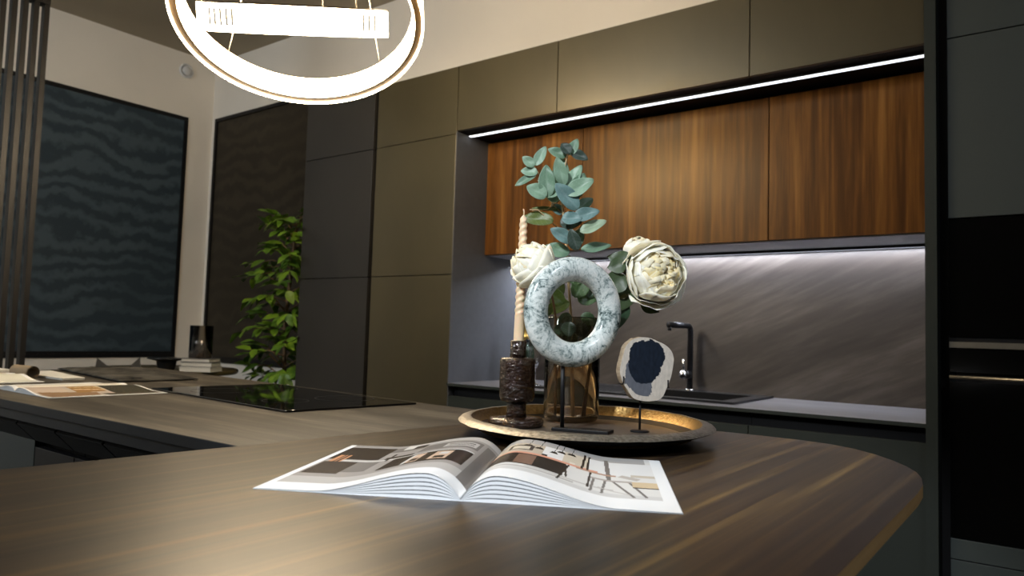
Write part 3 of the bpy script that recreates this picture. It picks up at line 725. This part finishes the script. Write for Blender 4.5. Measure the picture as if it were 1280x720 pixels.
# pale vertical rods of the small ring
for px in (263,269,276,283,290, 454,461,468):
    dd = ray(px, 22); tt = ring_pt(cc2, N2, .213*LS, px, 24, .026*LS, True)
    for cand in (tt,):
        p = cc2+(math.cos(cand)*N2[1]+math.sin(cand)*N2[2])*(.213*LS+.0015)
        MB().tube([p+N2[0]*.012, p+N2[0]*.064], .0046, 6).build('crystal_rod', lamp_rib, N2[3])

# ---------------------------------------------------------------- tray
TC = (-.640, 1.070); ta = math.atan2(.86, -.512)          # long axis direction
ex, ey = .240, .211
t = thing('bronze_tray', 'large oval hammered bronze tray on the walnut bar top', 'tray', (TC[0], TC[1], ZB))
TF = ZB+.0075
def ell(k, z, n=120): return [(TC[0]+rot2(ex*k*math.cos(a), ey*k*math.sin(a), ta)[0], TC[1]+rot2(ex*k*math.cos(a), ey*k*math.sin(a), ta)[1], z) for a in [2*PI*j/n for j in range(n)]]
def rimz(k, z):   # slightly uneven hand-beaten rim
    return [(x*1, y*1, zz+.0010*noise.noise(Vector((x*30, y*30, 3)))) for x, y, zz in ell(k, z)]
b = MB(); b.smooth = True
b.rings([rimz(1.0, ZB+.0235), rimz(.985, ZB+.0265), rimz(.915, ZB+.0305), rimz(.90, ZB+.0298)], caps=False); b.build('rim', 'tray_rim', t, fixn=True)
b = MB(); b.smooth = True; b.rings([rimz(.90, ZB+.0297), ell(.880, ZB+.018), ell(.84, ZB+.0085), ell(.82, TF)], caps=False); b.build('well_wall', 'tray_well', t)
b = MB(); b.rings([ell(.82, TF), ell(.80, TF-.0001)], caps=True); b.build('floor', 'tray_floor', t)
b = MB(); b.smooth = True; b.rings([ell(.62, ZB+.0006), ell(.70, ZB+.003), ell(.93, ZB+.0175), rimz(1.0, ZB+.0234)], caps=False); b.smooth = False
b.rings([ell(.60, ZB+.0005), ell(.62, ZB+.0008)], caps=True); b.build('underside', 'black', t)

# ---------------------------------------------------------------- candle holder and candle
hx, hy = -.754, 1.030
t = thing('candle_holder', 'brown lustre-glazed ceramic candle holder at the left of the tray', 'candle holder', (hx, hy, TF))
z = lambda v: v+.001
b = MB(); b.lathe([(.044,0),(.0475,.003),(.0480,.010),(.044,.0145),(.020,.016)], (hx,hy,TF+.0005), 56, wob=.03); b.build('base', 'glaze', t)
b = MB(); b.lathe([(.018,.0165),(.0165,.024),(.0165,.036),(.018,.041)], (hx,hy,TF), 40, wob=.05); b.build('stem', 'glaze', t)
b = MB(); b.lathe([(.018,.0412),(.027,.043),(.0305,.050),(.0310,.075),(.0300,.100),(.0310,.113),(.0290,.1165),(.015,.118)], (hx,hy,TF), 56, wob=.035); b.build('body', 'glaze', t)
b = MB(); b.lathe([(.0145,.1182),(.0138,.125),(.0142,.1455),(.0125,.147),(.0100,.145),(.0095,.125)], (hx,hy,TF), 36, wob=.05); b.build('neck', 'glaze', t)
# twisted candle
cz0 = TF+.128; H_ = .238
t = thing('twisted_candle', 'tall cream spiral-twisted taper candle in the brown holder', 'candle', (hx, hy, cz0))
b = MB(); R = []; n = 24; K = 170
for i in range(K+1):
    q = i/K; zz = q*H_
    tw = min(1, max(0, (q-.24)/.05)); r0 = .0092 - .0030*q
    if q > .96: r0 *= 1-.75*((q-.96)/.04)**1.5
    ring = []
    for j in range(n):
        a = 2*PI*j/n; r = r0*(1+tw*.11*math.cos(2*(a-zz*2*PI/.023)))
        ring.append((hx+.0035*q*1+r*math.cos(a), hy+r*math.sin(a), cz0+zz))
    R.append(ring)
b.smooth = True; b.rings(R); wax = b.build('wax', 'candle', t)
MB().tube([(hx+.0035,hy,cz0+H_-.002),(hx+.004,hy,cz0+H_+.006),(hx+.0025,hy,cz0+H_+.011)], .0011, 6).build('wick', 'candle', wax)

# ---------------------------------------------------------------- vase
vx, vy = -.732, 1.172
t = thing('glass_vase', 'smoky amber glass cylinder vase behind the marble ring', 'vase', (vx, vy, TF))
r_ = .0515
MB().lathe([(.040,.0008),(r_-.004,.003),(r_,.010),(r_,.190),(r_-.0015,.1925),(r_-.003,.190),(r_-.003,.016),(r_-.008,.010),(.0001,.009)], (vx,vy,TF), 64, caps=False).build('glass_body', 'amber', t)
o = MB().lathe([(.0001,.0105),(r_-.0095,.0108),(r_-.0036,.018),(r_-.0036,.118),(.0001,.1182)], (vx,vy,TF), 48, caps=False).build('water', glass('vase_water', (.93,.86,.74), ior=1.33), t)

# ---------------------------------------------------------------- flowers
def stem_pts(p0, p1, bend):
    p0, p1 = Vector(p0), Vector(p1); mouth = Vector((vx+bend[0], vy+bend[1], TF+.19)); out_ = []
    for i in range(15):
        q = i/14; out_.append((1-q)**2*p0+2*q*(1-q)*mouth+q*q*p1)
    return out_
def petal(b, C, ax, R, phi, W_, th0, th1, flare, ruf, ph, c0, c1, nu=9, nv=8):
    ax = Vector(ax).normalized(); a = ax.orthogonal().normalized(); b_ = ax.cross(a); C = Vector(C)
    def fn(tq, sq):
        s = sq*2-1; th = th0+(th1-th0)*tq*(1-.10*s*s)
        w = W_*(.35+.65*math.sin(min(1, tq*1.15)*PI/2)); ww = w*(1-.25*max(0,tq-.75)*4*(abs(s)**2)*.5)
        f_ = phi+s*ww/max(.35, math.sin(max(.2, min(PI-.2, th))))
        rr = R*(1+flare*tq**3 + ruf*tq**2*math.sin(s*5+ph) + .5*ruf*tq**3*math.sin(s*13+ph*2) - .05*(1-s*s)*tq)
        return C + rr*(math.sin(th)*(math.cos(f_)*a+math.sin(f_)*b_)+math.cos(th)*ax)
    def cf(tq, sq): k = min(1, tq*1.1); return tuple(c0[i]*(1-k)+c1[i]*k for i in range(3))
    b.grid(fn, nu, nv, cf)
CR = (.92,.83,.58); CI = (.88,.62,.20); CW = (.94,.90,.74)
def peony(name, label, C, ax, R, layers, stem0, bend, leaves, seed, twig='stem', cat='flower'):
    rnd = random.Random(seed); C = Vector(C)
    t = thing(name, label, cat, C, 'cream peonies in the amber vase')
    for (n_, rr, W_, th1, fl, rf, c0, c1) in layers:
        off = rnd.random()*6
        for i in range(n_):
            b = MB(); petal(b, C, ax, R*rr*rnd.uniform(.95,1.05), off+i*2*PI/n_+rnd.uniform(-.15,.15), W_, PI*.93, th1*rnd.uniform(.88,1.12), fl*rnd.uniform(.6,1.4), rf, rnd.random()*6, c0, c1)
            b.build('petal', 'petal', t, fixn=False, solid=.0005)
    axv = Vector(ax).normalized(); bk = C-axv*R*.92
    MB().tube(stem_pts(stem0, bk, bend), .0022, 8).build('stem', twig, t)
    for (p, d, nrm, L, Wd, g) in leaves:
        b = MB(); leaf_mesh(b, p, d, nrm, L, Wd, tuple(x*.75 for x in g), g, .2, .3); b.build('leaf', 'leafcol', t, fixn=False)
    return t
tocam = -Wv
fb = TF+.012
dkg = (.045,.075,.030); dkg2 = (.10,.09,.03)
# main bloom
Cm = ray(820, 343, 1.33); axm = (tocam*1.0 + Rv*.30 + Uv*.10).normalized()
full = [(5,1.14,.85,PI*.50,.16,.035,CR,CW),(5,1.06,.80,PI*.42,.10,.035,CR,CW),(5,1.0,.75,PI*.34,.05,.04,CR,CW),(5,.96,.70,PI*.28,.0,.05,CR,CW),(5,.92,.62,PI*.22,-.02,.07,CI,CR),
        (5,.87,.60,PI*.16,-.04,.09,CI,(.92,.78,.45)),(5,.83,.6,PI*.11,-.06,.12,CI,CR),(4,.80,.8,PI*.07,-.06,.13,CI,(.91,.74,.36)),(4,.76,.9,PI*.02,-.03,.13,CI,(.92,.80,.5))]
def px_leaf(px, py, w, ang, tilt=0, nz=.0):
    """leaf rooted where the photograph shows it, direction ang (deg, in the view's right/up sense)"""
    a = math.radians(ang); d = Rv*math.cos(a)+Uv*math.sin(a)+Wv*tilt
    return ray(px, py, w), d, (tocam + Uv*.3 + Rv*nz)
def L_(px, py, w, ang, L, Wd, g, tilt=0, nz=0):
    p, d, n_ = px_leaf(px, py, w, ang, tilt, nz); return (p, d, n_, L, Wd, g)
peony('peony', 'large full cream peony with yellow centre, to the right of the vase', Cm, axm, .049, full, (vx+.015,vy+.01,fb), (.02,.02),
      [L_(786,352,1.34,250,.060,.026,dkg), L_(782,345,1.33,215,.045,.024,dkg), L_(792,330,1.34,160,.050,.020,dkg,.1), L_(776,372,1.35,265,.060,.022,(.03,.07,.035)), L_(800,380,1.36,-20,.04,.014,dkg),
       L_(790,345,1.35,110,.045,.020,dkg2), L_(785,360,1.345,200,.03,.02,dkg2), L_(770,372,1.36,290,.045,.018,dkg), L_(783,330,1.33,190,.035,.018,dkg)], 3)
# outer drooping petals of the main bloom handled by layers; bud behind
half = [(4,1.0,.85,PI*.30,.02,.03,CR,CW),(4,.95,.8,PI*.16,0,.05,CR,CW),(4,.9,.8,PI*.06,0,.08,CR,CR)]
Cb = ray(798, 313, 1.385); 
peony('peony_bud', 'half-open cream peony bud peeping out behind the large bloom', Cb, (tocam*.3+Uv*1.0).normalized(), .028, half, (vx+.02,vy,fb), (.03,.01), [L_(800,320,1.36,225,.03,.014,dkg2)], 5)
# left bloom, seen from the side
Cl = ray(664, 330, 1.26)
side = [(5,1.08,.9,PI*.46,.08,.05,CR,CW),(5,1.0,.85,PI*.36,.03,.05,CR,CW),(5,.95,.8,PI*.25,0,.07,CR,CW),(5,.9,.75,PI*.14,0,.09,CR,CW),(4,.85,.7,PI*.06,0,.12,CI,CR)]
peony('peony', 'smaller cream peony on the left, turned sideways behind the spiral candle', Cl, (Rv*-.75+Uv*.55+tocam*.25).normalized(), .037, side, (vx-.02,vy-.01,fb), (-.02,-.01),
      [L_(688,346,1.27,200,.035,.013,dkg2), L_(695,350,1.28,215,.045,.012,dkg2), L_(690,340,1.27,20,.03,.012,dkg)], 8)
# eucalyptus-like branch
t = thing('foliage_branch', 'tall grey-green leafy branch rising from the amber vase', 'branch', ray(712, 395, 1.36))
W0 = 1.34
main = [Vector((vx+.0,vy+.005,fb)), Vector((vx-.004,vy,TF+.18)), ray(708,310,W0), ray(706,282,W0), ray(702,252,W0), ray(703,225,W0), ray(708,200,W0), ray(713,182,W0)]
sm = []
for i in range(len(main)-1):
    for k in range(5): sm.append(main[i].lerp(main[i+1], k/5))
sm.append(main[-1]); stm = MB().tube(sm, [.0028-.0016*i/(len(sm)-1) for i in range(len(sm))], 8).build('stem', 'twig', t)
side_t = [[ray(704,268,W0), ray(690,255,W0), ray(684,238,W0-.01), ray(676,222,W0-.02), ray(668,208,W0-.02)], [ray(705,290,W0), ray(692,280,W0-.01), ray(672,262,W0-.02), ray(662,262,W0-.02)], [ray(700,250,W0), ray(684,262,W0), ray(665,263,W0-.01)], [ray(707,300,W0), ray(720,288,W0-.01), ray(732,280,W0-.01)]]
for s_ in side_t: MB().tube(s_, .0010, 6).build('twig', 'twig', stm)
eu = (.15,.26,.17); eu2 = (.22,.35,.24); bl = (.14,.25,.24); dg = (.035,.060,.045); ol = (.11,.15,.035); pl = (.34,.45,.30)
LV = [  # base x, base y, depth offset, angle, length px, half width px, colour, tilt
 (712,194,0,65,22,7,eu,0),(714,190,0,-25,22,7,dg,-.2),(712,192,-.01,125,16,8,dg,.1),(708,196,0,155,24,7,eu,0),
 (703,235,.0,95,42,11,eu,.1),(705,232,-.02,105,34,9,eu2,-.2),(706,240,-.01,60,38,10,eu2,0),(708,243,-.03,30,36,11,eu2,-.1),
 (668,208,-.03,140,18,6.5,eu2,0),(669,207,-.03,62,26,7,eu2,0),(672,216,-.03,170,20,7,eu2,.1),(670,218,-.03,205,28,5.5,eu,.1),
 (684,247,-.03,92,38,11,eu,-.1),(683,246,-.035,150,26,11,eu2,-.1),(684,246,-.03,40,22,8,eu2,.1),(684,248,-.02,10,20,8,eu,.1),
 (722,262,-.03,130,40,12,bl,-.2),(712,250,-.02,60,38,11,eu,.1),(720,262,-.01,35,26,8,eu,.2),(702,273,-.03,0,24,9,bl,-.2),(692,276,-.02,172,38,10,ol,.1),
 (700,280,-.01,10,26,11,dg,0),(716,272,-.03,15,32,9,bl,-.1),(725,290,-.03,25,34,8,pl,0),(716,302,-.04,150,30,9,bl,-.2),(722,313,-.05,110,26,8.5,dg,-.2),
 (726,312,-.01,10,38,7,eu,.1),(712,316,-.03,170,34,10,eu,0),(708,318,-.03,150,24,9,eu,0),(718,308,0,70,24,9,eu,.1),(702,268,0,130,18,7,bl,.1),(700,262,.0,175,34,3,ol,0),
 (694,228,.01,170,22,6,eu,.2),(700,225,.02,150,20,7,eu,.1),
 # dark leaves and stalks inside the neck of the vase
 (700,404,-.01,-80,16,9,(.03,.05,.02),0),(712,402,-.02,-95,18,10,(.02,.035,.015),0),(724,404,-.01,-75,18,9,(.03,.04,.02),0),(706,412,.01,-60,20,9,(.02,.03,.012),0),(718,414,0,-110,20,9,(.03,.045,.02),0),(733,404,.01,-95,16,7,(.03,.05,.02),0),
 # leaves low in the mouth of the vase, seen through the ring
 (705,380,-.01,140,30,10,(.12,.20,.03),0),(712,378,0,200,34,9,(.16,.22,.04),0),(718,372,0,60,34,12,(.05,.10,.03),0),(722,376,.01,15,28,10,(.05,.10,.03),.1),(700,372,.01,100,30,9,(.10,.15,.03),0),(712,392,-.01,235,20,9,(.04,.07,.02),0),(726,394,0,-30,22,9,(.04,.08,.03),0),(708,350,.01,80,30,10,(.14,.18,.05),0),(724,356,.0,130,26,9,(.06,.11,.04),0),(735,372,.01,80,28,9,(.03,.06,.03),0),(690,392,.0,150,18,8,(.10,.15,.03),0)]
PXM = W0/F
for (x, y, dw, ang, L, hw, c, tl) in LV:
    b = MB(); p, d, n_ = px_leaf(x, y, W0+dw, ang, tl, random.uniform(-.35,.35))
    leaf_mesh(b, p, d, n_, L*PXM*1.05, hw*PXM, tuple(v*.62 for v in c), tuple(min(1, v*.98) for v in c), .25, .2, .4, 26, 16, veins=True)
    b.build('leaf', 'leafcol', t, fixn=False, solid=.0003)
    
# ---------------------------------------------------------------- marble ring on stand
Pr = Vector((-.648, 1.038, .040)); ra = math.radians(63); rd = Vector((math.cos(ra), math.sin(ra), 0)); rn = Vector((math.sin(ra), -math.cos(ra), 0))
t = thing('marble_ring_sculpture', 'green-white veined marble ring standing on a black rod', 'sculpture', (Pr.x, Pr.y, TF))
b = MB(); sec = [(.0208*math.cos(a)*1.0, .0165*math.sin(a)) for a in [2*PI*j/28 for j in range(28)]]; b.smooth = True
rn2 = (rn+Vector((0,0,-.03))).normalized()
b.torus(Pr, rn2, .0712, sec, 128); b.build('ring', 'marble', t)
rb = Vector((-.668, 1.043, TF+.0055)); rtop = Pr+Vector((-.012,-.02,-.088))
MB().tube([rb, Vector((-.659,1.026,Pr.z-.0865))], .0036, 12).build('rod', 'black', t)
b = MB(); P = [(-.678,1.025),(-.585,1.050),(-.592,1.082),(-.686,1.058)]; b.prism(P, TF+.0004, TF+.0055); b.build('base_plate', 'black', t, bevel=.0008)

# ---------------------------------------------------------------- petrified wood slice on stand
ws = 1.24; Ps = ray(806, 461, ws); sa = math.radians(55); sd = Vector((math.cos(sa), math.sin(sa), 0)); sn = Vector((math.sin(sa), -math.cos(sa), 0))
t = thing('stone_slice_sculpture', 'pale polished petrified-wood slice with dark core on a thin black rod', 'sculpture', (Ps.x, Ps.y, TF))
mpp = ws/F/7.2
outl = [(200,112),(270,90),(350,92),(430,122),(490,150),(545,200),(570,270),(566,330),(556,400),(538,470),(508,545),(478,612),(430,645),(340,656),(250,642),(205,615),(170,560),(130,500),(108,440),(98,380),(112,300),(128,230),(150,165)]
core = [(365,98),(400,125),(440,140),(478,190),(492,285),(460,360),(432,425),(390,480),(320,502),(240,490),(195,430),(168,350),(178,250),(195,160),(240,128),(300,118),(335,122)]
greyz = [(175,300),(150,340),(140,500),(200,545),(235,590),(290,608),(345,618),(376,580),(376,500),(380,470),(240,450)]
cxp, cyp = 335, 370
def smooth_poly(P, k=5):
    out_ = []; n = len(P)
    for i in range(n):
        p0, p1, p2, p3 = (Vector((*P[(i+j) % n], 0)) for j in (-1,0,1,2))
        for q in range(k):
            s = q/k; v = .5*((2*p1)+(p2-p0)*s+(2*p0-5*p1+4*p2-p3)*s*s+(3*p1-p0-3*p2+p3)*s**3); out_.append((v.x, v.y))
    return out_
outl = smooth_poly(outl); lat = 1/math.cos(sa-math.radians(26.6))
def s3(x, y, dpt=0): return Ps + sd*((x-cxp)*mpp*lat) + Vector((0,0,1))*(-(y-cyp)*mpp) + sn*(.0085-dpt)
b = MB(); n = len(outl); NR = 46
def facecol(x, y):
    q = 9*noise.noise(Vector((x*.03,y*.03,1)))+5*noise.noise(Vector((x*.1,y*.1,5)))
    f_ = .5+.5*noise.noise(Vector((x*.05,y*.02,2))); fine = noise.noise(Vector((x*.2,y*.12,7)))
    if inpoly(x+q, y+q, core): k = .6+.8*f_; return (.012*k,.018*k,.030*k)
    if inpoly(x+q*.6, y-q*.6, greyz): k = .8+.4*f_; return (.13*k,.14*k,.165*k)
    k = .80+.28*f_+.10*fine; return (.66*k,.60*k,.52*k)
o0 = len(b.v)
for k in range(NR+1):
    s = k/NR
    for x, y in outl: b.v.append(tuple(s3(cxp+(x-cxp)*s*1.0, cyp+(y-cyp)*s)))
for k in range(NR):
    for j in range(n):
        j2 = (j+1) % n
        f_ = (o0+k*n+j, o0+k*n+j2, o0+(k+1)*n+j2, o0+(k+1)*n+j) if k else (o0+j, o0+n+j2, o0+n+j)
        b._f(f_); xm = cxp+((outl[j][0]+outl[j2][0])/2-cxp)*(k+.5)/NR; ym = cyp+((outl[j][1]+outl[j2][1])/2-cyp)*(k+.5)/NR; b.setcol(facecol(xm, ym))
b.build('polished_face', 'stone_face', t, fixn=False)
b = MB(); b.smooth = True
R = []
for dpt in (.0003,.004,.009,.0145,.017): 
    rr = []
    for i, (x, y) in enumerate(outl):
        w_ = 1+.02*noise.noise(Vector((x*.05,y*.05,dpt*300)))-(.03 if dpt > .016 else 0); rr.append(s3(cxp+(x-cxp)*w_, cyp+(y-cyp)*w_, dpt))
    R.append(rr)
b.rings(R); b.build('bark_edge', 'bark', t)
MB().tube([Vector((Ps.x-.006,Ps.y-.003,TF+.004)), Vector((Ps.x-.006,Ps.y-.003,Ps.z-.044))], .0020, 10).build('rod', 'black', t)
MB().lathe([(.016,.0004),(.016,.002),(.013,.003)], (Ps.x-.006,Ps.y-.003,TF), 24).build('base_plate', 'black', t)
b = MB()
for (x, y, dx_) in ((128,492,-1),(520,520,1)):
    b.tube([s3(x,y-55,-.001), s3(x,y,-.001), s3(x+dx_*8,y+14,-.001), s3(x+dx_*14,y+12,.010)], .0012, 6)
b.build('prongs', 'black', t)

# ---------------------------------------------------------------- lights
def area(name, loc, tgt, size, size_y, power, col):
    l = bpy.data.lights.new(name, 'AREA'); l.shape = 'RECTANGLE'; l.size = size; l.size_y = size_y; l.energy = power; l.color = col
    o = bpy.data.objects.new(name, l); COL.objects.link(o); o.location = loc
    o.rotation_euler = (Vector(tgt)-Vector(loc)).to_track_quat('-Z', 'Y').to_euler(); return o
def spot(name, loc, tgt, power, col, ang, blend=.6, r=.04):
    l = bpy.data.lights.new(name, 'SPOT'); l.energy = power; l.color = col; l.spot_size = math.radians(ang); l.spot_blend = blend; l.shadow_soft_size = r
    o = bpy.data.objects.new(name, l); COL.objects.link(o); o.location = loc
    o.rotation_euler = (Vector(tgt)-Vector(loc)).to_track_quat('-Z', 'Y').to_euler(); return o
spot('ceiling_spot_still_life', (-.42,-.80,1.30), (-.64,.88,.01), 225, (.90,.95,1.0), 31, .55, .08)
area('showroom_ceiling_panel', (-1.5,-2.2,2.2), (-1.8,-.8,-1), 1.2, .6, 5, (.95,.97,1.0))
w = bpy.data.worlds.new('world'); scene.world = w; w.use_nodes = True
w.node_tree.nodes['Background'].inputs['Color'].default_value = (.5,.55,.6,1); w.node_tree.nodes['Background'].inputs['Strength'].default_value = .05

area('fill_light_left', (-3.6,-2.4,2.2), (-6.0,2.2,.3), 1.2, .8, 140, (.88,.95,1.0))  # added out-of-view fill that lifts the left wall with cool light
area('fill_light_right', (1.5,.3,1.7), (-.3,.9,-.2), .7, .7, 16, (.84,.91,1.0))  # unseen fill added so the bar top's plywood edge is lit from the right
# ---------------------------------------------------------------- raise everything to the real floor level
for o in COL.objects:
    if o.parent is None: o.location.z += CZ
vs = scene.view_settings
vs.view_transform = 'Standard'; vs.look = 'None'; vs.exposure = 0; vs.gamma = 1; vs.use_curve_mapping = False
